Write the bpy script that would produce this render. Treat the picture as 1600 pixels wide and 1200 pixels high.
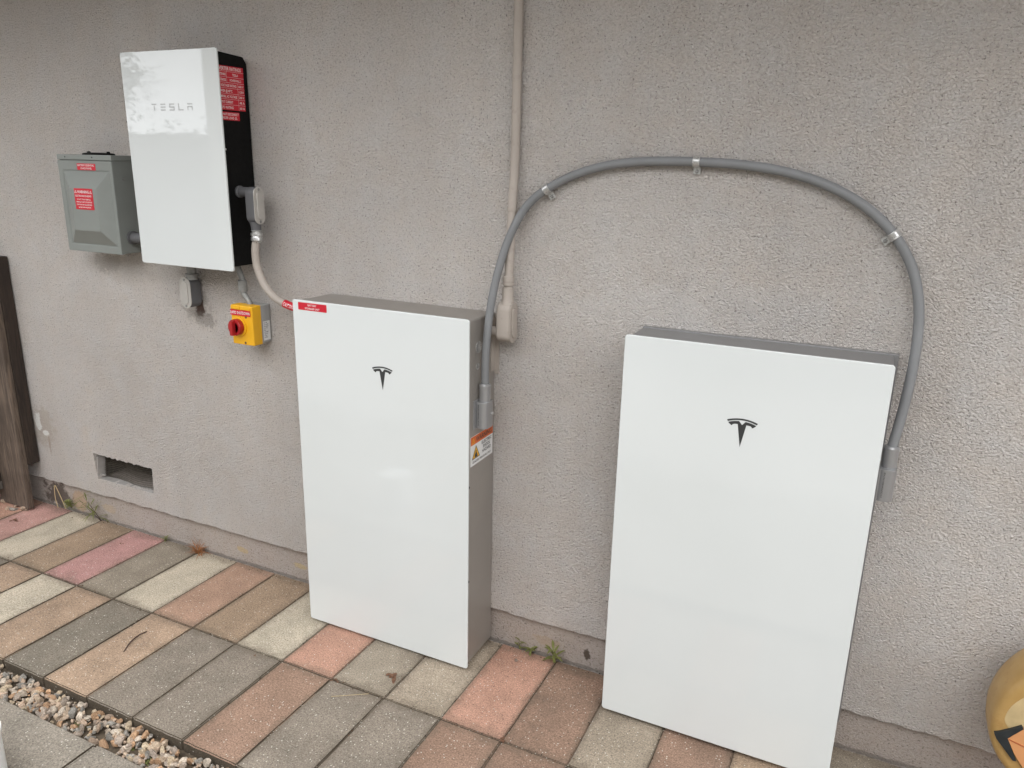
import bpy, bmesh, math, random
from mathutils import Vector, Matrix, geometry, noise
R_ = math.radians
for o in list(bpy.data.objects): bpy.data.objects.remove(o)
sc = bpy.context.scene
COL = sc.collection

# ------------------------------------------------------------------ camera
cd = bpy.data.cameras.new('camera'); cam = bpy.data.objects.new('camera', cd); COL.objects.link(cam)
cam.matrix_world = Matrix.Translation((1.58917, -1.96675, 1.52163)) @ Matrix.Rotation(0.441597, 4, 'Z') \
    @ Matrix.Rotation(1.289758, 4, 'X') @ Matrix.Rotation(0.0221025, 4, 'Z')
cd.sensor_width = 36; cd.lens = 1202.14/1600*36; cd.clip_start = .02; cd.clip_end = 500
sc.camera = cam
# ------------------------------------------------------------------ world, sun, exposure
SUN_EL, SUN_AZ = 52, 30          # azimuth measured from -y towards +x
w = bpy.data.worlds.new('World'); sc.world = w; w.use_nodes = True
nt = w.node_tree; bg = nt.nodes['Background']
sky = nt.nodes.new('ShaderNodeTexSky'); sky.sky_type = 'NISHITA'; sky.sun_disc = False
sky.sun_elevation = R_(SUN_EL); sky.sun_rotation = R_(180-SUN_AZ)
sky.dust_density = 6; sky.ozone_density = 1; sky.air_density = 1
hs = nt.nodes.new('ShaderNodeHueSaturation'); hs.inputs['Saturation'].default_value = .18
nt.links.new(sky.outputs[0], hs.inputs['Color']); 
tc = nt.nodes.new('ShaderNodeTexCoord'); cn = nt.nodes.new('ShaderNodeTexNoise'); cn.inputs['Scale'].default_value = 1.6; cn.inputs['Detail'].default_value = 5
cr = nt.nodes.new('ShaderNodeValToRGB'); cr.color_ramp.elements[0].position = .3; cr.color_ramp.elements[1].position = .7
CL = 14.0       # bright overcast cloud deck over the clear-sky model
cr.color_ramp.elements[0].color = (CL*.78, CL*.80, CL*.83, 1); cr.color_ramp.elements[1].color = (CL*1.12, CL*1.13, CL*1.15, 1)
mx = nt.nodes.new('ShaderNodeMix'); mx.data_type = 'RGBA'; mx.inputs[0].default_value = .88
nt.links.new(tc.outputs['Generated'], cn.inputs['Vector']); nt.links.new(cn.outputs[0], cr.inputs[0])
nt.links.new(hs.outputs[0], mx.inputs[6]); nt.links.new(cr.outputs[0], mx.inputs[7]); nt.links.new(mx.outputs[2], bg.inputs[0])
bg.inputs[1].default_value = .15
sd = bpy.data.lights.new('sun', 'SUN'); sun = bpy.data.objects.new('sun', sd); COL.objects.link(sun)
sd.energy = .5; sd.angle = R_(60); sd.color = (1, .985, .965)
dv = Vector((math.sin(R_(SUN_AZ))*math.cos(R_(SUN_EL)), -math.cos(R_(SUN_AZ))*math.cos(R_(SUN_EL)), math.sin(R_(SUN_EL))))
sun.rotation_euler = dv.to_track_quat('Z', 'Y').to_euler()
sc.view_settings.view_transform = 'Standard'; sc.view_settings.look = 'None'
sc.view_settings.exposure = .68; sc.view_settings.gamma = 1
sc.render.engine = 'CYCLES'
sc.render.resolution_x = 1024; sc.render.resolution_y = 768

# ------------------------------------------------------------------ materials
def nodes(name):
    m = bpy.data.materials.new(name); m.use_nodes = True
    t = m.node_tree; b = t.nodes['Principled BSDF']
    return m, t, b
def N(t, typ, **k):
    n = t.nodes.new(typ)
    for a, v in k.items():
        if a in n.inputs: n.inputs[a].default_value = v
        else: setattr(n, a, v)
    return n
def noise_n(t, scale, detail=4, rough=.55, vec=None):
    n = N(t, 'ShaderNodeTexNoise'); n.inputs['Scale'].default_value = scale
    n.inputs['Detail'].default_value = detail; n.inputs['Roughness'].default_value = rough
    if vec: t.links.new(vec, n.inputs['Vector'])
    return n
def ramp(t, src, p0, p1, c0=(0, 0, 0, 1), c1=(1, 1, 1, 1)):
    r = t.nodes.new('ShaderNodeValToRGB'); r.color_ramp.elements[0].position = p0; r.color_ramp.elements[1].position = p1
    r.color_ramp.elements[0].color = c0; r.color_ramp.elements[1].color = c1
    t.links.new(src, r.inputs[0]); return r
def mix(t, fac, a, b, mode='MIX'):
    m = t.nodes.new('ShaderNodeMix'); m.data_type = 'RGBA'; m.blend_type = mode
    for s, v in ((0, fac), (6, a), (7, b)):
        if isinstance(v, (int, float)): m.inputs[s].default_value = v
        elif isinstance(v, tuple): m.inputs[s].default_value = v if len(v) == 4 else (*v, 1)
        else: t.links.new(v, m.inputs[s])
    return m.outputs[2]
def math_n(t, op, a, b=None, clamp=False):
    m = t.nodes.new('ShaderNodeMath'); m.operation = op; m.use_clamp = clamp
    for i, v in enumerate((a, b)):
        if v is None: continue
        if isinstance(v, (int, float)): m.inputs[i].default_value = v
        else: t.links.new(v, m.inputs[i])
    return m.outputs[0]
def bump(t, b, h, strength=.3, dist=.002, prev=None):
    n = t.nodes.new('ShaderNodeBump'); n.inputs['Strength'].default_value = strength; n.inputs['Distance'].default_value = dist
    t.links.new(h, n.inputs['Height'])
    if prev: t.links.new(prev, n.inputs['Normal'])
    t.links.new(n.outputs[0], b.inputs['Normal']); return n.outputs[0]
def geo(t): return t.nodes.new('ShaderNodeNewGeometry').outputs['Position']

def simple(name, col, rough=.5, metal=0, var=.12, vscale=12, bs=0, bscale=300, dirt=None, spec=.5):
    m, t, b = nodes(name); p = geo(t)
    n = noise_n(t, vscale, 5, .6, p)
    lo = tuple(c*(1-var) for c in col); hi = tuple(min(1, c*(1+var)) for c in col)
    r = ramp(t, n.outputs[0], .3, .7, (*lo, 1), (*hi, 1)); out = r.outputs[0]
    if dirt:
        n2 = noise_n(t, vscale*2.7, 6, .7, p); r2 = ramp(t, n2.outputs[0], .55, .72)
        out = mix(t, math_n(t, 'MULTIPLY', r2.outputs[0], .6), out, dirt)
    t.links.new(out, b.inputs['Base Color'])
    n3 = noise_n(t, vscale*4, 4, .6, p); r3 = ramp(t, n3.outputs[0], .3, .7, (rough*.85,)*3+(1,), (min(1, rough*1.15),)*3+(1,))
    t.links.new(r3.outputs[0], b.inputs['Roughness'])
    b.inputs['Metallic'].default_value = metal; b.inputs['Specular IOR Level'].default_value = spec
    if bs: bump(t, b, noise_n(t, bscale, 3, .5, p).outputs[0], bs, .001)
    return m

def stucco(name, base, spots, bstr, smooth=False):
    m, t, b = nodes(name); p = geo(t)
    big = noise_n(t, 1.1, 5, .6, p); mid = noise_n(t, 9, 5, .65, p); fine = noise_n(t, 240, 3, .7, p)
    c0 = tuple(c*.90 for c in base); c1 = tuple(c*1.07 for c in base)
    out = ramp(t, big.outputs[0], .35, .65, (*c0, 1), (*c1, 1)).outputs[0]
    hue = ramp(t, mid.outputs[0], .38, .66, (1.0, .978, .955, 1), (.99, 1.0, 1.01, 1)).outputs[0]
    out = mix(t, 1.0, out, hue, 'MULTIPLY')
    warm = noise_n(t, 4.3, 6, .7, p); wr = ramp(t, warm.outputs[0], .6, .72)
    out = mix(t, math_n(t, 'MULTIPLY', wr.outputs[0], .35), out, (base[0]*1.0, base[1]*.90, base[2]*.78))
    # small dark specks in the colour, denser in patches
    pit = noise_n(t, 165, 2, .5, p); pr = ramp(t, pit.outputs[0], .32, .385, (1, 1, 1, 1), (0, 0, 0, 1))
    dens = ramp(t, noise_n(t, 2.3, 4, .6, p).outputs[0], .38, .7)
    out = mix(t, math_n(t, 'MULTIPLY', pr.outputs[0], math_n(t, 'MULTIPLY_ADD', dens.outputs[0], .26)), out, (.13, .115, .10))
    sm = t.nodes.new('ShaderNodeMapping'); sm.inputs['Scale'].default_value = (7, 1, .55); t.links.new(p, sm.inputs[0])
    stn = noise_n(t, 1.0, 6, .65, sm.outputs[0])
    out = mix(t, 1.0, out, ramp(t, stn.outputs[0], .36, .66, (.965, .96, .955, 1), (1.015, 1.015, 1.015, 1)).outputs[0], 'MULTIPLY')
    ft = ramp(t, fine.outputs[0], .3, .7, (.90, .90, .90, 1), (1.06, 1.06, 1.06, 1))
    out = mix(t, 1.0, out, ft.outputs[0], 'MULTIPLY')
    # named stains: (centre x, z, radius x, radius z, colour, strength, threshold)
    sep = t.nodes.new('ShaderNodeSeparateXYZ'); t.links.new(p, sep.inputs[0])
    sn = noise_n(t, 28, 6, .7, p)
    for (cx, cz, rx, rz, col, st) in spots:
        dx = math_n(t, 'DIVIDE', math_n(t, 'SUBTRACT', sep.outputs[0], cx), rx)
        dz = math_n(t, 'DIVIDE', math_n(t, 'SUBTRACT', sep.outputs[2], cz), rz)
        d = math_n(t, 'SQRT', math_n(t, 'ADD', math_n(t, 'MULTIPLY', dx, dx), math_n(t, 'MULTIPLY', dz, dz)))
        d = math_n(t, 'ADD', d, math_n(t, 'MULTIPLY', math_n(t, 'SUBTRACT', sn.outputs[0], .5), 2.4))
        mk = ramp(t, d, .72, 1.0, (1, 1, 1, 1), (0, 0, 0, 1))
        out = mix(t, math_n(t, 'MULTIPLY', mk.outputs[0], st), out, col)
    t.links.new(out, b.inputs['Base Color'])
    b.inputs['Roughness'].default_value = .93; b.inputs['Specular IOR Level'].default_value = .25
    mp = t.nodes.new('ShaderNodeMapping'); mp.inputs['Rotation'].default_value = (0, R_(28), 0); mp.inputs['Scale'].default_value = (1, 1, 1.3)
    t.links.new(p, mp.inputs[0])
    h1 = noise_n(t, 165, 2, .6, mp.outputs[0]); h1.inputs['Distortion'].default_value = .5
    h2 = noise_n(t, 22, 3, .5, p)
    t.links.new(mix(t, 1.0, out, ramp(t, h1.outputs[0], .34, .52, (.86, .85, .84, 1), (1, 1, 1, 1)).outputs[0], 'MULTIPLY'), b.inputs['Base Color'])   # relief shade painted into the colour of the recesses
    a = bump(t, b, h2.outputs[0], .35, .007)
    bump(t, b, h1.outputs[0], bstr, .0115, a)
    return m

def attr_stone(name, speck=True, bs=.5, bscale=170, rough=.9):
    m, t, b = nodes(name); p = geo(t)
    at = t.nodes.new('ShaderNodeAttribute'); at.attribute_name = 'tint'; out = at.outputs['Color']
    big = noise_n(t, 7, 5, .65, p); out = mix(t, 1, out, ramp(t, big.outputs[0], .3, .7, (.80, .80, .79, 1), (1.13, 1.12, 1.11, 1)).outputs[0], 'MULTIPLY')
    f = noise_n(t, 230, 3, .8, p); out = mix(t, 1, out, ramp(t, f.outputs[0], .3, .7, (.48, .47, .46, 1), (1.5, 1.5, 1.5, 1)).outputs[0], 'MULTIPLY')
    if speck:
        v = N(t, 'ShaderNodeTexVoronoi'); v.inputs['Scale'].default_value = 125; t.links.new(p, v.inputs['Vector'])
        s = ramp(t, v.outputs['Distance'], .16, .26, (1, 1, 1, 1), (0, 0, 0, 1))
        sep = t.nodes.new('ShaderNodeSeparateColor'); t.links.new(v.outputs['Color'], sep.inputs[0])
        g = math_n(t, 'GREATER_THAN', sep.outputs[0], .80); g2 = math_n(t, 'LESS_THAN', sep.outputs[0], .25)
        dk = ramp(t, v.outputs['Distance'], .16, .26, (1, 1, 1, 1), (0, 0, 0, 1))
        out = mix(t, math_n(t, 'MULTIPLY', math_n(t, 'MULTIPLY', s.outputs[0], g), .9), out, (.72, .68, .60))
        out = mix(t, math_n(t, 'MULTIPLY', math_n(t, 'MULTIPLY', dk.outputs[0], g2), .7), out, (.07, .06, .05))
    if speck and name == 'paver_concrete':
        # grime gathered along the joints
        sx = t.nodes.new('ShaderNodeSeparateXYZ'); t.links.new(p, sx.inputs[0])
        fx = math_n(t, 'PINGPONG', math_n(t, 'SUBTRACT', sx.outputs[0], .0645), .09625)
        kx = math_n(t, 'ABSOLUTE', math_n(t, 'SUBTRACT', math_n(t, 'FRACT', math_n(t, 'ADD', math_n(t, 'DIVIDE', math_n(t, 'SUBTRACT', sx.outputs[0], .0645), .1925), 100.5)), .5))
        dx = math_n(t, 'MULTIPLY', kx, .1925); dy = math_n(t, 'ABSOLUTE', math_n(t, 'ADD', sx.outputs[1], .388)); dw = math_n(t, 'ABSOLUTE', sx.outputs[1])
        dm = math_n(t, 'MINIMUM', dx, math_n(t, 'MINIMUM', math_n(t, 'MULTIPLY', dy, .6), math_n(t, 'MULTIPLY', dw, .6)))
        gn = noise_n(t, 17, 5, .7, p)
        dj = math_n(t, 'SUBTRACT', dm, math_n(t, 'MULTIPLY', math_n(t, 'SUBTRACT', gn.outputs[0], .42), .06))
        jr = ramp(t, dj, 0, .016, (1, 1, 1, 1), (0, 0, 0, 1)); out = mix(t, math_n(t, 'MULTIPLY', jr.outputs[0], .42), out, (.13, .102, .074))
    di = noise_n(t, 3.1, 6, .7, p); dr = ramp(t, di.outputs[0], .52, .74)
    out = mix(t, math_n(t, 'MULTIPLY', dr.outputs[0], .45), out, (.135, .105, .08))
    t.links.new(out, b.inputs['Base Color']); b.inputs['Roughness'].default_value = rough
    b.inputs['Specular IOR Level'].default_value = .3
    a = bump(t, b, noise_n(t, bscale, 4, .65, p).outputs[0], bs, .004)
    bump(t, b, noise_n(t, 25, 3, .6, p).outputs[0], .3, .005, a)
    return m

def wood(name, dark, light):
    m, t, b = nodes(name); p = geo(t)
    mp = t.nodes.new('ShaderNodeMapping'); mp.inputs['Scale'].default_value = (26, 26, 1.6); t.links.new(p, mp.inputs[0])
    g = noise_n(t, 3, 7, .7, mp.outputs[0]); g.inputs['Distortion'].default_value = 1.2
    out = ramp(t, g.outputs[0], .32, .68, (*dark, 1), (*light, 1)).outputs[0]
    l = noise_n(t, 5, 5, .6, p); out = mix(t, math_n(t, 'MULTIPLY', ramp(t, l.outputs[0], .45, .65).outputs[0], .6), out, tuple(c*1.6 for c in dark))
    t.links.new(out, b.inputs['Base Color']); b.inputs['Roughness'].default_value = .85
    bump(t, b, g.outputs[0], .6, .003); return m

WB = (.625, .590, .562)
M = {}
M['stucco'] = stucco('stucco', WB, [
    (-.600, 1.020, .075, .075, (.36, .33, .30), .6), (-.575, 1.0, .022, .035, (.07, .035, .025), .9),
    (-.555, .955, .06, .03, (.19, .17, .15), .5), (-1.035, 1.125, .08, .04, (.32, .30, .275), .5),
    (-1.57, .375, .075, .10, (.45, .39, .33), .6), (-1.605, .40, .022, .045, (.78, .77, .74), 1), (-1.563, .352, .02, .015, (.8, .79, .76), 1),
    (-1.55, .30, .008, .05, (.36, .28, .22), .5), (-.75, 1.12, .5, .05, (.50, .46, .42), .4),
    (1.05, 1.13, .22, .10, (.67, .64, .615), .4), (.95, 1.36, .25, .16, (.67, .64, .615), .3)], 1.0)
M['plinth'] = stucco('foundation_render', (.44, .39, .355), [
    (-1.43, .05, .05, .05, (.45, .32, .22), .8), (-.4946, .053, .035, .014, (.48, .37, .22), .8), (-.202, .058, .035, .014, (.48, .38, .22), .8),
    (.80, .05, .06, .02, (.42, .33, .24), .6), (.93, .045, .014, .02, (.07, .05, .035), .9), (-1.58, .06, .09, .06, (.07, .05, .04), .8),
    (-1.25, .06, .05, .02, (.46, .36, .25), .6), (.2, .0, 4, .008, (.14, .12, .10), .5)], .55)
M['eave'] = simple('eave_paint', (.30, .27, .24), .8)
def glassy():
    m, t, b = nodes('white_glass'); p = geo(t)
    n = noise_n(t, 2.0, 3, .5, p)
    t.links.new(ramp(t, n.outputs[0], .3, .7, (.655, .685, .682, 1), (.685, .715, .715, 1)).outputs[0], b.inputs['Base Color'])
    n2 = noise_n(t, 5, 6, .7, p)
    t.links.new(ramp(t, n2.outputs[0], .4, .75, (.015, .015, .015, 1), (.06, .06, .06, 1)).outputs[0], b.inputs['Roughness'])
    b.inputs['Specular IOR Level'].default_value = .8
    return m
M['glass'] = glassy()
def brushed(name, col, rough):
    m, t, b = nodes(name); p = geo(t)
    n = noise_n(t, 3, 5, .6, p)
    t.links.new(ramp(t, n.outputs[0], .3, .7, (*[c*.93 for c in col], 1), (*[c*1.06 for c in col], 1)).outputs[0], b.inputs['Base Color'])
    b.inputs['Metallic'].default_value = .55; b.inputs['Roughness'].default_value = rough
    bump(t, b, noise_n(t, 900, 2, .5, p).outputs[0], .15, .0005)
    return m
M['case'] = brushed('grey_coated_metal', (.375, .35, .322), .42)
M['caseC'] = brushed('grey_coated_metal_cool', (.31, .31, .315), .42)
M['alu'] = brushed('anodised_aluminium', (.36, .36, .365), .28)
M['galv'] = simple('galvanised_steel', (.27, .27, .26), .55, .35, .2, 60)
M['zinc'] = simple('bright_zinc', (.55, .55, .54), .3, .7, .15, 80)
M['black'] = simple('black_plastic', (.004, .004, .004), .6, 0, .2, 20, .15, spec=.15)
M['ink'] = simple('dark_print', (.035, .037, .038), .35, 0, .05)
M['inksoft'] = simple('grey_print', (.46, .47, .47), .3, 0, .05)
M['panel'] = simple('grey_enamel', (.22, .235, .22), .48, .0, .06, 8, .12, 500)
M['lb'] = simple('grey_cast_fitting', (.105, .105, .11), .55, 0, .08, 30, .25, 600)
M['lbcover'] = simple('fitting_cover_metal', (.48, .46, .43), .38, .35, .08, 30)
M['conduit'] = simple('grey_conduit_plastic', (.19, .195, .20), .55, 0, .08, 14, .1, 400)
M['beige'] = simple('beige_wall_paint', (.39, .345, .305), .60, 0, .06, 14, .2, 400, (.27, .23, .2))
M['red'] = simple('red_label', (.55, .012, .03), .35, 0, .05)
M['redknob'] = simple('red_plastic', (.36, .012, .015), .38, 0, .08)
M['yellow'] = simple('yellow_plastic', (.80, .42, .012), .42, 0, .05)
M['whitelab'] = simple('white_label', (.72, .72, .71), .4, 0, .03)
M['orange'] = simple('orange_label', (.62, .13, .03), .4, 0, .04)
M['litgrey'] = simple('light_grey_plastic', (.34, .34, .335), .5, 0, .05)
M['letter'] = simple('white_print', (.78, .75, .74), .4, 0, .02)
M['wood'] = wood('weathered_wood', (.035, .025, .019), (.19, .14, .105))
M['woodd'] = wood('dark_weathered_wood', (.012, .008, .006), (.05, .032, .022))
M['woodg'] = wood('grey_weathered_wood', (.05, .044, .038), (.17, .15, .13))
M['paver'] = attr_stone('paver_concrete')
M['gravel'] = attr_stone('gravel_stone', False, .35, 90, .85)
M['slab'] = attr_stone('slab_concrete', True, .4, 120)
M['soil'] = simple('dark_soil', (.10, .075, .05), .95, 0, .4, 60, .8, 120)
M['leaf'] = simple('weed_green', (.17, .18, .05), .6, 0, .3, 60)
M['dry'] = simple('dry_grass', (.30, .12, .04), .8, 0, .35, 60)
M['brownleaf'] = simple('brown_leaf', (.16, .08, .045), .8, 0, .4, 90)
M['twig'] = simple('twig_bark', (.07, .04, .03), .8, 0, .3, 90)
M['mesh'] = simple('screen_wire', (.12, .105, .085), .55, .5, .3, 40)
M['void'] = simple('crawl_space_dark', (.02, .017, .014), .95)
M['zincd'] = simple('dull_sheet_metal', (.40, .38, .36), .6, .3, .15, 30)
M['foliage'] = simple('tree_foliage', (.05, .075, .03), .6, 0, .35, 9)
M['bark'] = simple('tree_bark', (.11, .08, .06), .9, 0, .3, 20, .5, 60)
M['nwall'] = simple('neighbour_render', (.36, .35, .32), .9, 0, .08, 3, .3, 150)
M['roof'] = simple('roof_shingle', (.12, .11, .10), .9, 0, .2, 8)
M['carved'] = None
M['whitepl'] = simple('white_plastic', (.78, .79, .78), .35, 0, .03)

# ------------------------------------------------------------------ helpers
def root(name, label, cat, loc, group=None):
    o = bpy.data.objects.new(name, None); COL.objects.link(o); o.location = loc; o.empty_display_size = .05
    o['label'] = label; o['category'] = cat
    if group: o['group'] = group
    return o
def origin_of(p):
    v = Vector((0, 0, 0))
    while p: v += p.location; p = p.parent
    return v
def obj(name, bm, mat, parent=None, smooth=True, ang=32, loc=None):
    off = origin_of(parent) if parent else Vector(loc or (0, 0, 0))
    bmesh.ops.translate(bm, verts=bm.verts, vec=-off)
    me = bpy.data.meshes.new(name); bm.to_mesh(me); bm.free()
    mats = mat if isinstance(mat, (list, tuple)) else [mat]
    for x in mats: me.materials.append(x)
    if smooth and len(me.polygons):
        me.shade_smooth(); me.set_sharp_from_angle(angle=R_(ang))
    o = bpy.data.objects.new(name, me); COL.objects.link(o)
    if parent: o.parent = parent
    else: o.location = off
    if smooth and len(me.polygons) > 5:
        wn = o.modifiers.new('weighted', 'WEIGHTED_NORMAL'); wn.keep_sharp = True
    return o
def tag(o, label=None, cat=None, group=None, kind=None):
    for k, v in (('label', label), ('category', cat), ('group', group), ('kind', kind)):
        if v: o[k] = v
    return o
def merge(bm, t):
    me = bpy.data.meshes.new('tmp'); t.to_mesh(me); t.free(); bm.from_mesh(me); bpy.data.meshes.remove(me); return bm
def new(): return bmesh.new()
def box(bm, x0, x1, y0, y1, z0, z1, bev=0, seg=2, mat=0, rot=None):
    t = bmesh.new(); bmesh.ops.create_cube(t, size=1)
    for v in t.verts: v.co = Vector(((x0+x1)/2+v.co.x*(x1-x0), (y0+y1)/2+v.co.y*(y1-y0), (z0+z1)/2+v.co.z*(z1-z0)))
    if bev: bmesh.ops.bevel(t, geom=t.edges[:], offset=bev, segments=seg, affect='EDGES', profile=.5)
    if rot: bmesh.ops.rotate(t, verts=t.verts, cent=rot[0], matrix=Matrix.Rotation(rot[1], 3, rot[2]))
    for f in t.faces: f.material_index = mat
    return merge(bm, t)
def prism(bm, pts, plane, a, b, bev=0, seg=2, mat=0):
    """pts 2-d polygon; plane 'xz' extrudes along y, 'yz' along x, 'xy' along z, from a to b"""
    def P(u, v, w): return {'xz': (u, w, v), 'yz': (w, u, v), 'xy': (u, v, w)}[plane]
    t = bmesh.new(); A = [t.verts.new(P(u, v, a)) for u, v in pts]; B = [t.verts.new(P(u, v, b)) for u, v in pts]
    n = len(pts); t.faces.new(A); t.faces.new(B[::-1])
    for i in range(n): t.faces.new((A[i], B[i], B[(i+1) % n], A[(i+1) % n]))
    bmesh.ops.recalc_face_normals(t, faces=t.faces)
    if bev:
        es = [e for e in t.edges if (e.verts[0] in A and e.verts[1] in A) or (e.verts[0] in B and e.verts[1] in B)]
        bmesh.ops.bevel(t, geom=es, offset=bev, segments=seg, affect='EDGES', profile=.5)
    for f in t.faces: f.material_index = mat
    return merge(bm, t)
def rrect(x0, x1, z0, z1, r, n=6):
    pts = []
    for cx, cz, a0 in ((x1-r, z1-r, 0), (x0+r, z1-r, 90), (x0+r, z0+r, 180), (x1-r, z0+r, 270)):
        for i in range(n+1):
            a = R_(a0+90*i/n); pts.append((cx+r*math.cos(a), cz+r*math.sin(a)))
    return pts
def frames(path):
    path = [Vector(p) for p in path]; T = []
    for i in range(len(path)):
        T.append((path[min(i+1, len(path)-1)]-path[max(i-1, 0)]).normalized())
    up = Vector((0, -1, 0))
    if abs(T[0].dot(up)) > .9: up = Vector((0, 0, 1))
    Nn = [(up-T[0]*up.dot(T[0])).normalized()]
    for i in range(1, len(path)):
        v = Nn[-1]-T[i]*Nn[-1].dot(T[i]); Nn.append(v.normalized())
    return path, T, Nn
def tube(bm, path, r, n=18, mat=0, caps=True):
    path, T, Nn = frames(path); rings = []
    for i, (p, t_, u) in enumerate(zip(path, T, Nn)):
        b = t_.cross(u); rr = r[i] if isinstance(r, (list, tuple)) else r
        rings.append([bm.verts.new(p+(u*math.cos(a)+b*math.sin(a))*rr) for a in [2*math.pi*k/n for k in range(n)]])
    for a, b in zip(rings, rings[1:]):
        for k in range(n):
            f = bm.faces.new((a[k], b[k], b[(k+1) % n], a[(k+1) % n])); f.material_index = mat
    if caps:
        for rg in (rings[0][::-1], rings[-1]):
            f = bm.faces.new(rg); f.material_index = mat
    bmesh.ops.recalc_face_normals(bm, faces=bm.faces)
    return bm
def turned(bm, base, axis, prof, n=24, mat=0):
    """prof: (distance along axis, radius) pairs"""
    base = Vector(base); ax = Vector(axis).normalized()
    return tube(bm, [base+ax*d for d, _ in prof], [max(r, 1e-5) for _, r in prof], n, mat)
def catmull(pts, k=8):
    P = [Vector(p) for p in pts]; P = [P[0]*2-P[1]]+P+[P[-1]*2-P[-2]]; out = []
    for i in range(1, len(P)-2):
        for j in range(k):
            t = j/k; a, b, c, d = P[i-1:i+3]
            out.append(.5*((2*b)+(c-a)*t+(2*a-5*b+4*c-d)*t*t+(3*b-a-3*c+d)*t**3))
    out.append(P[-2]); return out
def text_bm(lines, place, thick=.0002):
    """lines: (string, u, v, height, align, width or None); place(u, v, w) -> point"""
    bm = bmesh.new()
    for (s, u0, v0, h, al, wd) in lines:
        c = bpy.data.curves.new('t', 'FONT'); c.body = s; c.size = 1; c.align_x = 'LEFT'; c.resolution_u = 2; c.offset = .012
        o = bpy.data.objects.new('t', c); COL.objects.link(o)
        dg = bpy.context.evaluated_depsgraph_get(); me = bpy.data.meshes.new_from_object(o.evaluated_get(dg))
        bpy.data.objects.remove(o); bpy.data.curves.remove(c)
        t = bmesh.new(); t.from_mesh(me); bpy.data.meshes.remove(me)
        if not t.verts: t.free(); continue
        xs = [v.co.x for v in t.verts]; x0, x1 = min(xs), max(xs)
        sy = h/.70; sx = sy if wd is None else wd/(x1-x0)
        W = (x1-x0)*sx; ox = {'L': 0, 'C': -W/2, 'R': -W}[al]
        for v in t.verts: v.co = Vector(place(u0+ox+(v.co.x-x0)*sx, v0+v.co.y*sy, thick))
        merge(bm, t)
    return bm
def tri_sign(u, v, s, place, w=.0004, k=.16):
    """outlined warning triangle with a bar, (u, v) bottom centre, s = height"""
    bm = bmesh.new(); h = s; a = s*.6
    out = [(u-a, v), (u+a, v), (u, v+h)]; c = (u, v+h/3)
    inn = [(c[0]+(p[0]-c[0])*(1-k*2.2), c[1]+(p[1]-c[1])*(1-k*2.2)) for p in out]
    O = [bm.verts.new(place(*p, w)) for p in out]; I = [bm.verts.new(place(*p, w)) for p in inn]
    for i in range(3): bm.faces.new((O[i], O[(i+1) % 3], I[(i+1) % 3], I[i]))
    q = [(u-s*.05, v+h*.22), (u+s*.05, v+h*.22), (u+s*.06, v+h*.6), (u-s*.06, v+h*.6)]
    bm.faces.new([bm.verts.new(place(*p, w)) for p in q])
    return bm
def quad(bm, place, u0, u1, v0, v1, w, mat=0):
    f = bm.faces.new([bm.verts.new(place(u, v, w)) for u, v in ((u0, v0), (u1, v0), (u1, v1), (u0, v1))]); f.material_index = mat
    return bm
def front(y): return lambda u, v, w: (u, y-w, v)           # faces -y, u = x, v = z
def side(x): return lambda u, v, w: (x+w, u, v)            # faces +x, u = y, v = z
def sticker(name, parent, place, u0, u1, v0, v1, mat, r=.002, thick=.0007):
    bm = bmesh.new(); pts = rrect(u0, u1, v0, v1, r, 3)
    A = [bm.verts.new(place(u, v, thick)) for u, v in pts]; B_ = [bm.verts.new(place(u, v, -.0003)) for u, v in pts]
    bm.faces.new(A); n = len(A)
    for i in range(n): bm.faces.new((A[i], B_[i], B_[(i+1) % n], A[(i+1) % n]))
    bmesh.ops.recalc_face_normals(bm, faces=bm.faces)
    return obj(name, bm, mat, parent, smooth=False)

# ------------------------------------------------------------------ ground and paving
rnd = random.Random(4)
bm = new(); bmesh.ops.create_grid(bm, x_segments=2, y_segments=2, size=60)
for v in bm.verts: v.co.z = -.036
tag(obj('ground', bm, M['soil'], smooth=False), kind='structure')

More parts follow.
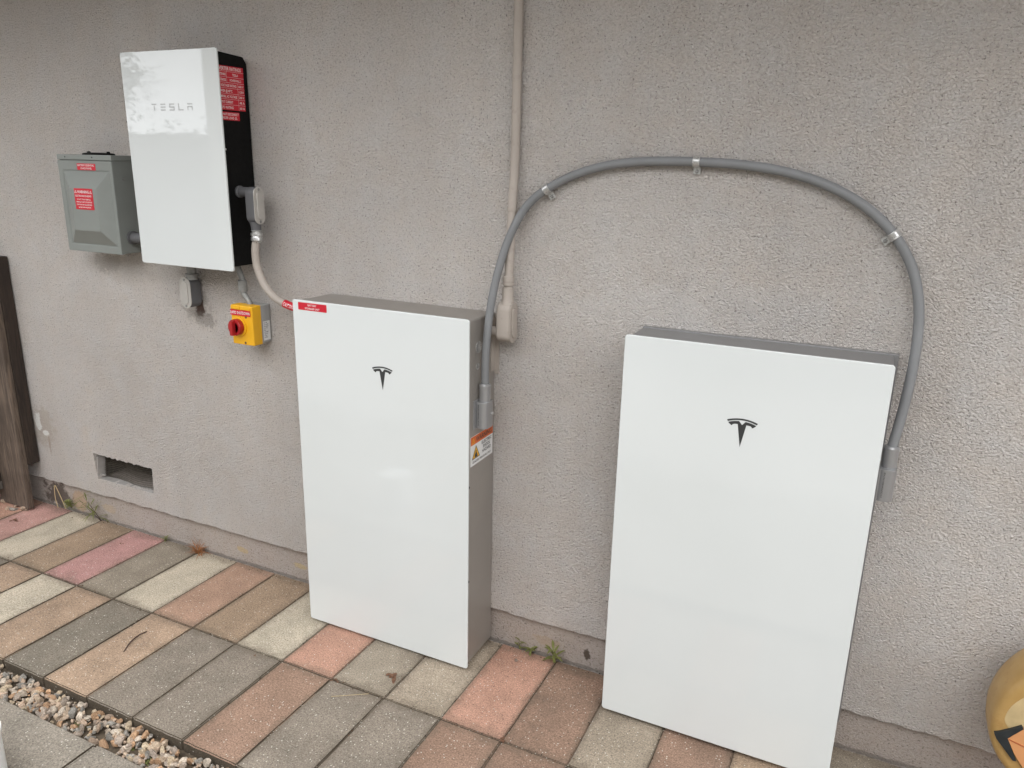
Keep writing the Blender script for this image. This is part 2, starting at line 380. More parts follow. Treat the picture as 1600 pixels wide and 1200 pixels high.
CRM, TAN, PNK, GTN, ORG, BRN, GRY, DGR, BEI, PCH = ((.515, .455, .36), (.34, .25, .175), (.47, .275, .24), (.305, .262, .207), (.46, .27, .20),
    (.31, .205, .15), (.250, .215, .176), (.212, .186, .150), (.375, .315, .245), (.385, .28, .20))
row1 = {-8: PNK, -7: CRM, -6: TAN, -5: PNK, -4: GTN, -3: CRM, -2: ORG, -1: TAN, 0: CRM, 1: ORG, 2: GTN, 3: BEI, 4: ORG, 5: BRN, 6: BEI, 7: BRN, 8: TAN, 9: GTN, 10: GTN}
row2 = {-6: PCH, -5: CRM, -4: PCH, -3: DGR, -2: PCH, -1: GRY, 0: GRY, 1: BRN, 2: GRY, 3: GRY, 4: BRN, 5: BRN, 6: GRY, 7: BRN}
row1.update({-2: (.42, .275, .20), -5: (.46, .26, .24)})
def paver(bm, lay, x0, x1, y0, y1, z, col, rnd, bev=.0022, ht=.05):
    t = bmesh.new(); g = .0010
    bmesh.ops.create_cube(t, size=1)
    dz = rnd.uniform(-.0012, .0012); jx = rnd.uniform(-.0012, .0012)
    for v in t.verts:
        v.co = Vector(((x0+x1)/2+jx+v.co.x*(x1-x0-2*g), (y0+y1)/2+v.co.y*(y1-y0-2*g), z+dz-ht/2+v.co.z*ht))
    top = [e for e in t.edges if all(v.co.z > z-ht/2 for v in e.verts)]
    vert = [e for e in t.edges if abs(e.verts[0].co.z-e.verts[1].co.z) > ht/2]
    bmesh.ops.bevel(t, geom=top+vert, offset=bev, segments=2, affect='EDGES')
    bmesh.ops.subdivide_edges(t, edges=[e for e in t.edges if e.calc_length() > .05], cuts=9, use_grid_fill=True)
    for v in t.verts:
        n = noise.noise(v.co*31); n2 = noise.noise(v.co*90+Vector((5, 5, 5)))
        ed = min(abs(v.co.x-x0), abs(v.co.x-x1), abs(v.co.y-y0), abs(v.co.y-y1))
        if ed < .012: v.co += Vector((n*.0013, n2*.0013, -abs(n2)*.0018))
        v.co.z += n*.0005
    l2 = t.loops.layers.color.new('tint') if False else None
    s = rnd.uniform(.92, 1.08); c = (col[0]*s, col[1]*s, col[2]*s, 1)
    me = bpy.data.meshes.new('tmp'); t.to_mesh(me); t.free()
    n0 = len(bm.faces); bm.from_mesh(me); bpy.data.meshes.remove(me); bm.faces.ensure_lookup_table()
    for f in bm.faces[n0:]:
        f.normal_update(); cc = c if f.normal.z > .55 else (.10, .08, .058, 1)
        for l in f.loops: l[lay] = cc
bm = new(); lay = bm.loops.layers.float_color.new('tint')
X = lambda k: .0645+.1925*k
for k in range(-20, 24):
    c1 = row1.get(k+1, rnd.choice([PNK, CRM, TAN, GTN, ORG, BRN])); c2 = row2.get(k+1, rnd.choice([GRY, DGR, BRN, PCH]))
    if k < -9: c1 = rnd.choice([PNK, ORG])
    paver(bm, lay, X(k), X(k+1), -.3872, .012, 0, c1, rnd)
    paver(bm, lay, X(k), X(k+1), -.7795, -.3884, 0, c2, rnd, .0035)
n0 = len(bm.faces); box(bm, X(-20), X(24), -.772, .012, -.04, -.0045); bm.faces.ensure_lookup_table()
for f in bm.faces[n0:]:
    for l in f.loops: l[lay] = (.065, .05, .034, 1)
tag(obj('path', bm, M['paver'], ang=40), kind='structure')
# poured concrete path beyond the gravel, with a saw joint
bm = new(); lay = bm.loops.layers.float_color.new('tint')
for k in range(-5, 6):
    paver(bm, lay, -.141+1.22*k, -.141+1.22*(k+1), -1.95, -.878, -.015, (.275, .245, .205), rnd, .006, .12)
    paver(bm, lay, -.141+1.22*k, -.141+1.22*(k+1), -2.06, -1.953, -.015, (.275, .245, .205), rnd, .006, .12)
tag(obj('pavement', bm, M['slab'], ang=40), kind='structure')

rs = random.Random(31)
# gravel strip
def rock(bm, lay, c, s, col, rnd):
    t = bmesh.new(); bmesh.ops.create_icosphere(t, subdivisions=2, radius=1)
    seed = Vector((rnd.random()*50, rnd.random()*50, 0)); q = Matrix.Rotation(rnd.random()*6.3, 3, Vector((rnd.uniform(-1, 1), rnd.uniform(-1, 1), rnd.uniform(-1, 1))).normalized())
    pl = [(Vector((rnd.gauss(0, 1), rnd.gauss(0, 1), rnd.gauss(0, 1))).normalized(), rnd.uniform(.35, .75)) for _ in range(8)]
    for v in t.verts:
        p = v.co.copy()
        for n_, d in pl:
            e = p.dot(n_)-d
            if e > 0: p -= n_*e
        p *= 1+.15*noise.noise(v.co*1.5+seed)
        p = Vector((p.x*s*1.25, p.y*s*.9, p.z*s*.75)); v.co = q @ p+Vector(c)
    me = bpy.data.meshes.new('tmp'); t.to_mesh(me); t.free()
    n0 = len(bm.faces); bm.from_mesh(me); bpy.data.meshes.remove(me); bm.faces.ensure_lookup_table()
    for f in bm.faces[n0:]:
        for l in f.loops: l[lay] = (*col, 1)
ROCK = [(.50, .39, .29), (.40, .33, .27), (.58, .50, .41), (.44, .28, .17), (.36, .30, .25), (.48, .36, .27), (.30, .28, .25), (.52, .42, .30)]
bm = new(); lay = bm.loops.layers.float_color.new('tint'); rnd = random.Random(9)
for i in range(1250):
    x = rnd.uniform(-1.6, .55); y = rnd.uniform(-.872, -.788); s = rnd.choice([.005, .007, .009, .012, .015])*rnd.uniform(.8, 1.15)
    c = rnd.choice(ROCK); k = rnd.uniform(.75, 1.1)
    rock(bm, lay, (x, y, -.030+s*.35+rnd.random()*.008*(1 if y > -.845 else .2)-(.004 if y < -.855 else 0)), s, (c[0]*k, c[1]*k, c[2]*k), rnd)
g_ = tag(obj('gravel', bm, M['gravel'], ang=14), 'small tan and white gravel stones filling the gap before the concrete', 'gravel', kind='stuff')
# loose stones and litter at the foot of the wooden boards
bm = new(); lay = bm.loops.layers.float_color.new('tint')
for i in range(60):
    x = rnd.uniform(-2.1, -1.62) ; y = rnd.uniform(-.2, -.055)
    if x > -1.72 and y < -.11: continue
    s = rnd.uniform(.006, .017); c = rnd.choice(ROCK[3:7]); k = rnd.uniform(.45, .9)
    rock(bm, lay, (x, y, s*.5), s, (c[0]*k, c[1]*k, c[2]*k), rnd)
tag(obj('gravel', bm, M['gravel'], ang=25), 'loose brown pebbles heaped on the pink pavers by the wooden boards', 'gravel', kind='stuff')

# light gravel bed with pale edging stones beyond the concrete, seen as reflections
bm = new(); lay = bm.loops.layers.float_color.new('tint'); box(bm, -9, 9, -4.3, -2.075, -.10, -.03)
for f in bm.faces:
    for l in f.loops: l[lay] = (.40, .37, .33, 1)
tag(obj('ground', bm, M['gravel'], smooth=False), kind='structure')
bm = new(); lay = bm.loops.layers.float_color.new('tint')
for i in range(22):
    rock(bm, lay, (-3+.24*i+rs.uniform(-.06, .06), -2.17+rs.uniform(-.04, .04), .0), .06*rs.uniform(.6, 1.3), (.66, .64, .60), rs)
tag(obj('gravel', bm, M['gravel'], ang=20), 'pale rubble lining the gravel bed beyond the concrete path', 'rubble', kind='stuff')

# ------------------------------------------------------------------ house wall
wall = root('house_wall', 'rough grey beige stucco house wall carrying the electrical equipment', 'wall', (0, 0, 0))
rnd = random.Random(2)
def jag(x0, z0, x1, z1, n, amp, seed):
    return [(x0+(x1-x0)*i/n, z0+(z1-z0)*i/n+amp*(noise.noise(Vector((i*.37, seed, 0)))+.6*noise.noise(Vector((i*1.3, seed, 4))))) for i in range(n)]
outer = jag(-6, .130, 7, .130, 900, .0055, 1.5)+[(7, .130), (7, 2.46), (-6, 2.46)]
hole = jag(-1.272, .3135, -.924, .312, 60, .006, 7)+jag(-.924, .312, -.930, .203, 18, .0, 2)+jag(-.930, .203, -1.262, .2, 40, .0012, 9)+jag(-1.262, .2, -1.272, .3135, 20, .0, 5)
hole = [(x+(.004*noise.noise(Vector((z*90, 3, 1))) if abs(x+1.27) < .02 or abs(x+.927) < .01 else 0), z) for x, z in hole]
bm = new()
loops = [[Vector((x, 0, z)) for x, z in outer], [Vector((x, 0, z)) for x, z in hole]]
flat = [v for l in loops for v in l]
vs = [bm.verts.new(v) for v in flat]
for tri in geometry.tessellate_polygon([[Vector((p.x, p.z, 0)) for p in l] for l in loops]):
    try: bm.faces.new([vs[i] for i in tri])
    except ValueError: pass
bmesh.ops.recalc_face_normals(bm, faces=bm.faces)
bm.faces.ensure_lookup_table()
if bm.faces[0].normal.y > 0: bmesh.ops.reverse_faces(bm, faces=bm.faces)
no = len(outer)
for off, l in ((0, outer), (no, hole)):
    n = len(l)
    back = [bm.verts.new((vs[off+i].co.x, .0275, vs[off+i].co.z+(.004 if off == 0 and i < 900 else 0))) for i in range(n)]
    for i in range(n):
        j = (i+1) % n; bm.faces.new((vs[off+i], vs[off+j], back[j], back[i]))
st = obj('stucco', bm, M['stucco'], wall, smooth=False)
bm = new(); box(bm, -6, 7, .0195, .25, -.3, .188)
for x in ():
    pass
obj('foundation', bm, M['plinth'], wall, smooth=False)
bm = new(); box(bm, -6, 7, -.92, .24, 2.43, 2.47); box(bm, -6, 7, -.955, -.92, 2.37, 2.60, .003)
obj('eave', bm, M['eave'], wall, smooth=False)
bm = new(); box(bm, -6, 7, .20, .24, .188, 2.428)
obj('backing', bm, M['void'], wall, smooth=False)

# crawl-space vent
vt = root('foundation_vent', 'rectangular opening low in the stucco covered by sagging wire screen', 'vent', (-1.1, 0, .2))
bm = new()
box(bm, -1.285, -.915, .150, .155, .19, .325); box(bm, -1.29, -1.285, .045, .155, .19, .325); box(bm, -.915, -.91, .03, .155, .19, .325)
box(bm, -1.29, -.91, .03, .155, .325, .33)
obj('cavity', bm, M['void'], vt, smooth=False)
bm = new()
def scr(x, z):    # bulged screen surface
    return .034+.010*math.sin((x+1.27)/.345*math.pi*2.1)*(1-.4*(z-.2)/.11)+.004*math.sin(z*70+x*9)
nx, nz = 48, 15
for i in range(nx+1):
    x = -1.262+.336*i/nx
    tube(bm, [(x+.0015*math.sin(z*60), scr(x, z), z) for z in [.199+.122*j/6 for j in range(7)]], .0007, 4, caps=False)
for j in range(nz+1):
    z = .201+.118*j/nz
    tube(bm, [(x, scr(x, z), z+.002*math.sin(x*25)) for x in [-1.27+.35*i/16 for i in range(17)]], .0007, 4, caps=False)
obj('screen', bm, M['mesh'], vt)
bm = new(); box(bm, -1.268, -1.262, .003, .04, .201, .300, .001, rot=(Vector((-1.26, .02, .2)), R_(6), 'Y')); box(bm, -1.262, -.925, .006, .036, .198, .2015, .0008)
box(bm, -1.262, -1.235, .012, .02, .212, .219, .001)
obj('frame', bm, M['zincd'], vt)

# ------------------------------------------------------------------ battery cabinets
def cabinet(name, label, x0, z0, D, W, H, mat, e_r, logo_c, mat_ink):
    t = root(name, label, 'battery cabinet', (x0+W/2, 0, z0), 'white glass fronted battery cabinets on the wall')
    bm = new(); prism(bm, rrect(x0, x0+W, z0, z0+H, .008), 'xz', -D, -D+.0075, .0022, 3)
    obj('glass_front', bm, M['glass'], t)
    e = .006
    bm = new(); prism(bm, rrect(x0+e, x0+W-e_r, z0+e+.002, z0+H-e, .006), 'xz', -D+.0070, -.003, .0015, 2)
    obj('case', bm, mat, t)
    # emblem printed on the glass
    cx, cz, s = logo_c; pl = front(-D)
    def bez(p0, p1, p2, p3, n=8):
        return [tuple((1-q)**3*a+3*(1-q)**2*q*b+3*(1-q)*q*q*c+q**3*d for a, b, c, d in zip(p0, p1, p2, p3)) for q in [i/n for i in range(n)]]
    R1 = [(12, 5.362), (14.475, 2.336)]+bez((14.475, 2.336), (14.475, 2.336), (18.72, 2.426), (22.946, 4.39))+bez((22.946, 4.39), (21.864, 6.026), (19.715, 6.828), (19.715, 6.828))\
        + bez((19.715, 6.828), (19.569, 5.389), (18.561, 5.038), (15.361, 5.038))+[(15.361, 5.038), (12, 24)]
    L1 = [(24-a, b) for a, b in R1[::-1]]
    body = R1+L1[1:-1]
    arc = [(a, b) for a, b in bez((.672, 3.75), (4.674, 1.989), (8.585, 1.435), (12, 1.46), 12)]+[(24-a, b) for a, b in bez((12, 1.46), (8.585, 1.435), (4.674, 1.989), (.672, 3.75), 12)]+[(23.328, 3.75), (24, 2.349)]\
        + bez((24, 2.349), (19.625, .61), (15.528, .015), (12, 0), 12)+[(24-a, b) for a, b in bez((12, 0), (15.528, .015), (19.625, .61), (24, 2.349), 12)]+[(0, 2.349)]
    bm = new()
    for poly in (body, arc):
        q = [Vector(((a-12)/24*s+cx, -(b-12)/24*s+cz, 0)) for a, b in poly]
        vv = [bm.verts.new(pl(p.x, p.y, .0004)) for p in q]
        for tr in geometry.tessellate_polygon([q]):
            try: bm.faces.new([vv[i] for i in tr])
            except ValueError: pass
    bmesh.ops.recalc_face_normals(bm, faces=bm.faces)
    obj('emblem', bm, mat_ink, t, smooth=False)
    return t
def connector(t, xs, yc):
    """round cable gland in its cast block on the right-hand side of the cabinet"""
    xc = xs+.019
    bm = new(); prism(bm, rrect(xs-.002, xs+.037, yc-.026, yc+.026, .015, 6), 'xy', .785, .864, .0015, 2)
    box(bm, xs-.001, xs+.0035, yc-.036, yc+.030, .782, .868, .0015)
    g = obj('connector_block', bm, M['alu'], t)
    bm = new(); turned(bm, (xc, yc, .862), (0, 0, 1), [(0, .0165), (.042, .0165), (.0425, .0172), (.049, .0172), (.053, .014), (.053, .0115)], 28)
    obj('cable_gland', bm, M['alu'], g)
    bm = new(); turned(bm, (xs+.036, yc+.012, .825), (1, 0, 0), [(0, .005), (.003, .005), (.0035, .0035)], 14)
    obj('screw', bm, M['zinc'], g)
    pl = front(yc-.026)
    bm = text_bm([('A 0 CAUTION HIGH VOLTAGE', .0, 0, .0032, 'L', .062)], lambda u, v, w_: (xs+.014-v, yc-.0262-w_, .795+u), .0002)
    obj('lettering', bm, M['ink'], g, smooth=False)

B = cabinet('battery_cabinet', 'white glass battery cabinet with red storage label and orange warning sticker, left of the other', 0, .0110, .173, .609, 1.0984, M['case'], .006, (.3224, .905, .072), M['ink'])
pl = front(-.173)
s1 = sticker('red_label', B, pl, .0225, .1290, 1.0800, 1.1030, M['red'])
obj('lettering', text_bm([('BATTERY', .0757, 1.0935, .0055, 'C', None), ('STORAGE UNIT', .0757, 1.0835, .0055, 'C', None)], lambda u, v, w_: pl(u, v, w_+.0009)), M['letter'], s1, smooth=False)
connector(B, .603, -.100)
# knock-outs on the side
for (y, z, r) in ((-.105, 1.020, .016), (-.062, 1.0, .013), (-.110, .965, .0085)):
    bm = new(); turned(bm, (.6025, y, z), (1, 0, 0), [(0, r+.0015), (.0018, r+.0015), (.0022, r), (.0016, r-.0006)], 26); obj('knockout', bm, M['zinc'], B)
for z in (.612, .305):
    bm = new(); turned(bm, (.6025, -.158, z), (1, 0, 0), [(0, .004), (.002, .004), (.003, .002)], 12)
    obj('screw', bm, M['black'], B)
pl = side(.603)
s2 = sticker('warning_label', B, pl, -.150, -.012, .672, .762, M['whitelab'], .001)
bm = new(); quad(bm, pl, -.1495, -.0125, .736, .7615, .0010); h_ = obj('header', bm, M['orange'], s2, smooth=False)
p2 = lambda u, v, w_: pl(u, v, w_+.0013)
obj('lettering', text_bm([('WARNING', -.069, .7415, .0145, 'C', .098), ('ELECTRIC', -.052, .7225, .0095, 'C', .062), ('SHOCK', -.052, .709, .0095, 'C', .045), ('HAZARD', -.052, .6955, .0095, 'C', .055),
    ('QUALIFIED PERSONNEL ONLY', -.081, .6795, .006, 'C', .115)], p2), M['ink'], s2, smooth=False)
bm = new(); v = [bm.verts.new(pl(*p, .0012)) for p in ((-.141, .692), (-.095, .692), (-.118, .731))]; bm.faces.new(v)
tr_ = obj('hazard_symbol', bm, M['yellow'], s2, smooth=False)
obj('symbol_print', tri_sign(-.118, .6915, .040, pl, .0016, .07), M['ink'], s2, smooth=False)
bm = new(); v = [bm.verts.new(pl(*p, .0018)) for p in ((-.127, .695), (-.109, .695), (-.111, .704), (-.118, .712), (-.125, .704))]; bm.faces.new(v)
obj('symbol_flash', bm, M['ink'], s2, smooth=False)
obj('header_symbol', tri_sign(-.134, .7405, .0165, pl, .0016, .12), M['yellow'], s2, smooth=False)
# bracket lip next to the wall
bm = new(); box(bm, .603, .6065, -.030, -.002, .93, 1.09, .001); box(bm, .603, .618, -.006, -.001, .92, 1.10, .001)
obj('bracket', bm, M['beige'], B)

Cc = cabinet('battery_cabinet', 'larger looking white glass battery cabinet on the right without any labels', 1.040, .0165, .1537, .609, 1.0995, M['caseC'], .003, (1.343, .9085, .072), M['ink'])
connector(Cc, 1.651, -.092)
bm = new(); box(bm, 1.046, 1.657, -.020, -.002, .10, 1.112, .001)
obj('bracket', bm, M['caseC'], Cc)

# small reflector-like inverter top left
x0, z0, D, W, H = -.672, 1.167, .1406, .411, .660
I = root('inverter', 'white glass inverter with black sides and red ratings label, high on the wall', 'inverter', (x0+W/2, 0, z0))
bm = new(); prism(bm, rrect(x0, x0+W, z0, z0+H, .007), 'xz', -D, -D+.007, .002, 3); obj('glass_front', bm, M['glass'], I)
xs = x0+W-.016
bm = new()
prism(bm, [(-D+.006, z0+.012), (-.020, z0+.012), (-.004, z0+.028), (-.004, z0+H-.030), (-.018, z0+H-.012), (-.125, z0+H-.006), (-D+.006, z0+H-.006)], 'yz', x0+.016, xs, .003, 2)
obj('case', bm, M['black'], I)
pl = front(-D); bm = new()
def bars(x, z, w_, h, glyph):
    t_ = h*.17
    g = {'T': [(0, 1, 1-.17, 1), (.42, .58, 0, .70)], 'E': [(0, 1, .83, 1), (0, 1, .42, .58), (0, 1, 0, .17)],
         'S': [(0, 1, .83, 1), (0, .15, .5, .83), (0, 1, .42, .58), (.85, 1, .17, .5), (0, 1, 0, .17)],
         'L': [(0, .15, 0, 1), (.15, 1, 0, .17)], 'A': [(0, 1, .83, 1), (0, .15, 0, .60), (.85, 1, 0, .60), (.15, .85, .45, .60)]}[glyph]
    for a, b, c, d in g: quad(bm, pl, x+a*w_, x+b*w_, z+c*h, z+d*h, .0004)
for i, gl in enumerate('TESLA'): bars(-.551+.0385*i, 1.6525, .0215, .0205, gl)
obj('wordmark', bm, M['inksoft'], I, smooth=False)
pl = side(xs)
ya, yb = -.134, -.022
s3 = sticker('ratings_label', I, pl, ya, yb, 1.6555, 1.782, M['red'], .001)
rows = 8; zt = 1.782; hh = .1265/rows; L = []; bm = new()
def P3(u, v, w_): return pl(u, v, w_+.0010)
for r_ in range(1, rows): quad(bm, pl, ya, yb, zt-hh*r_-.0003, zt-hh*r_+.0003, .0010)
quad(bm, pl, -.0925, -.0919, zt-hh*3, zt-hh, .0012); quad(bm, pl, -.0505, -.0499, 1.6555, zt-hh*3, .0012)
L.append(('INVERTER RATINGS', (ya+yb)/2-.004, zt-hh*.80, .0100, 'C', .100))
for i, (a, b) in enumerate((('INVERTER MAKE', 'TESLA'), ('INVERTER MODEL', 'POWERWALL 2'), ('DC VOLTAGE RATING', '600 V'), ('POWER @ 40°C', '11.5KW'), ('NOMINAL AC VOLTAGE', '240 V'), ('OUTPUT CURRENT', '48 A'), ('OCPD RATING', '60 A'))):
    z = zt-hh*(i+1.74); short = i < 2
    L.append((a, ya+.003, z, .0072, 'L', .036 if short else (.076 if len(a) > 15 else .058)))
    L.append((b, -.057 if short else -.036, z, .0068, 'C', (.046 if i == 1 else .024) if short else .021))
obj('lettering', text_bm(L, P3), M['letter'], s3, smooth=False); obj('ruling', bm, M['letter'], s3, smooth=False)
s4 = sticker('disconnect_label', I, pl, ya, -.050, 1.626, 1.650, M['red'], .001)
obj('lettering', text_bm([('DO NOT DISCONNECT', ya+.004, 1.640, .0068, 'L', .076), ('UNDER LOAD', ya+.010, 1.6295, .0068, 'L', .050)], P3), M['letter'], s4, smooth=False)
obj('hazard_symbol', tri_sign(-.066, 1.629, .009, pl, .0012), M['letter'], s4, smooth=False)
bm = new(); turned(bm, (xs-.001, -.118, 1.540), (1, 0, 0), [(0, .003), (.002, .003), (.003, .001)], 10); obj('screw', bm, M['zinc'], I)

# ------------------------------------------------------------------ conduit bodies
def stadium(cu, cv, hw, hh, n=10):
    pts = []
    for a0, cz in ((0, cv+hh-hw), (180, cv-hh+hw)):
        for i in range(n+1):
            a = R_(a0+180*i/n); pts.append((cu+hw*math.cos(a), cz+hw*math.sin(a)))
    return pts
def conduit_body(parent_root, facing, c, hw, hh, depth, mb, mc, screws=True, parts=('body', 'cover')):
    """c = centre of the cover plane; cover faces +x or -y"""
    x, y, z = c; t = parent_root
    bm = new()
    if facing == 'x':
        prism(bm, stadium(y, z, hw*.93, hh*.97), 'yz', x-depth, x-.003, .005, 3)
        bm2 = new(); prism(bm2, stadium(y, z, hw, hh), 'yz', x-.003, x, .0012, 2)
        prism(bm2, stadium(y, z, hw*.55, hh*.74), 'yz', x-.001, x+.0035, .0025, 3)
        sc_ = [((x, y, z+s*(hh-.0085)), (1, 0, 0)) for s in (-1, 1)]
    else:
        prism(bm, stadium(x, z, hw*.93, hh*.97), 'xz', y+.003, y+depth, .005, 3)
        bm2 = new(); prism(bm2, stadium(x, z, hw, hh), 'xz', y, y+.003, .0012, 2)
        prism(bm2, stadium(x, z, hw*.55, hh*.74), 'xz', y-.0035, y+.001, .0025, 3)
        sc_ = [((x, y, z+s*(hh-.0085)), (0, -1, 0)) for s in (-1, 1)]
    obj('body', bm, mb, t); cv = obj('cover', bm2, mc, t)
    for p, ax in sc_:
        b3 = new(); turned(b3, p, ax, [(0, .0042), (.0012, .0042), (.002, .0022)], 12); obj('screw', b3, M['galv'] if mc is not M['beige'] else mc, cv)

# fitting on the inverter's right side and the beige flexible conduit below it
f1 = root('pipe_fitting', 'dark grey conduit fitting with long oval cover on the inverter side', 'conduit fitting', (-.215, -.075, 1.31))
conduit_body(f1, 'x', (-.196, -.075, 1.3725), .0225, .058, .040, M['lb'], M['lbcover'])
bm = new(); turned(bm, (-.280, -.075, 1.4125), (1, 0, 0), [(0, .017), (.004, .019), (.009, .019), (.011, .015), (.05, .015)], 20); obj('nipple', bm, M['lb'], f1)
bm = new(); turned(bm, (-.2165, -.075, 1.322), (0, 0, -1), [(0, .020), (.010, .017), (.022, .0155), (.026, .0155)], 22); obj('hub', bm, M['lb'], f1)
f2 = root('flexible_conduit', 'beige flexible conduit curving from the inverter fitting to the left cabinet', 'conduit', (-.2165, -.075, 1.25))
bm = new(); turned(bm, (-.2165, -.075, 1.298), (0, 0, -1), [(0, .0135), (.004, .017), (.006, .0145), (.010, .0145), (.011, .0185), (.019, .0185), (.020, .016), (.026, .0185), (.034, .0185), (.038, .0145), (.042, .0125)], 22)
obj('connector', bm, M['zinc'], f2)
bp_ = [(-.2165, -.075, 1.275), (-.2235, -.078, 1.2338), (-.2226, -.078, 1.1889), (-.2110, -.078, 1.1528), (-.1886, -.078, 1.1156), (-.1536, -.078, 1.0856), (-.1153, -.078, 1.0700), (-.0818, -.078, 1.0624), (-.0382, -.078, 1.0575), (.007, -.078, 1.054)]
cp = catmull(bp_, 10)
bm = new(); tube(bm, cp, .0125, 20); obj('sleeve', bm, M['beige'], f2)
seg = cp[int(len(cp)*.66):-4]
bm = new(); tube(bm, seg, .0134, 24); cl = obj('red_label', bm, M['red'], f2)
pth, TT, NN = frames(seg); cum = [0]
for a, b in zip(pth, pth[1:]): cum.append(cum[-1]+(b-a).length)
def on_tube(u, v, w_):
    u = max(0, min(cum[-1]-1e-5, u)); i = max(k for k in range(len(cum)-1) if cum[k] <= u); f = (u-cum[i])/(cum[i+1]-cum[i])
    p = pth[i].lerp(pth[i+1], f); T = TT[i].lerp(TT[i+1], f).normalized()
    out = Vector((.62, -.78, 0)); out = (out-T*out.dot(T)).normalized(); upv = out.cross(T)
    if upv.z < 0: upv = -upv
    a = v/.0134; r = .0134+w_+.0004
    return p+(out*math.cos(a)+upv*math.sin(a))*r
obj('lettering', text_bm([('CAUTION SOLAR CIRCUIT', .004, -.0045, .0115, 'L', .105)], on_tube), M['letter'], cl, smooth=False)

# fitting below the inverter
f3 = root('pipe_fitting', 'grey conduit fitting with light oval cover hanging under the inverter', 'conduit fitting', (-.575, -.04, 1.0))
conduit_body(f3, 'y', (-.578, -.058, 1.0595), .0255, .0545, .052, M['lb'], M['lbcover'])
bm = new(); turned(bm, (-.563, -.035, 1.105), (0, 0, 1), [(0, .019), (.012, .019), (.013, .022), (.020, .022), (.021, .016), (.075, .016)], 22); obj('hub', bm, M['galv'], f3)

# conduit between the inverter and the rapid shut-down switch
f4 = root('steel_conduit', 'short offset galvanised steel conduit above the yellow shutdown switch', 'conduit', (-.318, -.05, 1.1))
bm = new(); tube(bm, catmull([(-.333, -.050, 1.185), (-.331, -.050, 1.165), (-.3155, -.050, 1.125), (-.3155, -.050, 1.100)], 6), .0095, 18)
tube(bm, catmull([(-.3180, -.050, 1.100), (-.3165, -.050, 1.084), (-.295, -.050, 1.056), (-.288, -.050, 1.040)], 6), .0095, 18)
obj('tube', bm, M['galv'], f4)
bm = new(); turned(bm, (-.3170, -.050, 1.1255), (0, 0, -1), [(0, .0125), (.001, .0145), (.038, .0145), (.039, .0125)], 22); obj('coupling', bm, M['galv'], f4)

# ------------------------------------------------------------------ shutdown switch
S = root('shutdown_switch', 'yellow rapid shutdown switch box with red rotary knob on the wall', 'switch', (-.29, 0, .92))
bm = new(); box(bm, -.339, -.249, -.046, -.001, .916, 1.046, .005, 3); obj('back_box', bm, M['litgrey'], S)
bm = new(); box(bm, -.341, -.2475, -.088, -.046, .9145, 1.0475, .004, 3); cvr = obj('cover', bm, M['yellow'], S)
bm = new(); box(bm, -.338, -.299, -.0905, -.085, 1.034, 1.0445, .001); box(bm, -.291, -.254, -.0905, -.085, 1.034, 1.0445, .001); obj('latch', bm, M['yellow'], cvr)
for p in ((-.276, -.088, 1.010), (-.285, -.088, .9225)):
    bm = new(); turned(bm, p, (0, -1, 0), [(-.001, .0042), (.0005, .0042), (.0008, .0026)], 12); obj('screw', bm, M['brownleaf'], cvr)
pl = front(-.088)
s5 = sticker('red_label', S, lambda u, v, w_: pl(u, v, w_+.002), -.3405, -.254, 1.0135, 1.0325, M['red'], .0006, .001)
obj('lettering', text_bm([('RAPID SHUTDOWN', -.2972, 1.0185, .0095, 'C', .083)], lambda u, v, w_: pl(u, v, w_+.0033)), M['letter'], s5, smooth=False)
bm = new(); turned(bm, (-.309, -.088, .9755), (0, -1, 0), [(0, .034), (.004, .034), (.005, .031)], 32); obj('collar', bm, M['yellow'], S)
bm = new(); turned(bm, (-.309, -.092, .9755), (0, -1, 0), [(0, .0275), (.017, .0275), (.019, .026), (.019, .018), (.016, .017)], 32); kn = obj('knob', bm, M['redknob'], S)
bm = new(); box(bm, -.3155, -.3025, -.126, -.106, .950, .999, .003, 2, rot=(Vector((-.309, -.11, .9755)), R_(0), 'Y')); obj('handle', bm, M['redknob'], kn)
pl = side(-.249)
s6 = sticker('specification_label', S, pl, -.040, -.009, .925, .990, M['whitelab'], .0005)
obj('lettering', text_bm([(s_, -.038, .983-.0062*i, .0036, 'L', None) for i, s_ in enumerate(('IEC 947', '16A 1000V', '25A 800V', 'DC-PV1', 'IP66', 'Uimp 8kV', '-40 +45', 'T 75C', '4 POLE'))], lambda u, v, w_: pl(u, v, w_+.001)), M['ink'], s6, smooth=False)

# ------------------------------------------------------------------ grey load panel
Pn = root('load_panel', 'grey metal electrical panel box with red warning labels, left of the white inverter', 'electrical panel', (-.95, 0, 1.18))
DP = -.105
bm = new(); box(bm, -1.086, -.8125, DP+.004, -.001, 1.181, 1.501, .0015)
obj('enclosure', bm, M['panel'], Pn)
bm = new(); box(bm, -1.089, -.8095, DP-.003, -.001, 1.4965, 1.514, .0015); obj('rain_lid', bm, M['panel'], Pn)
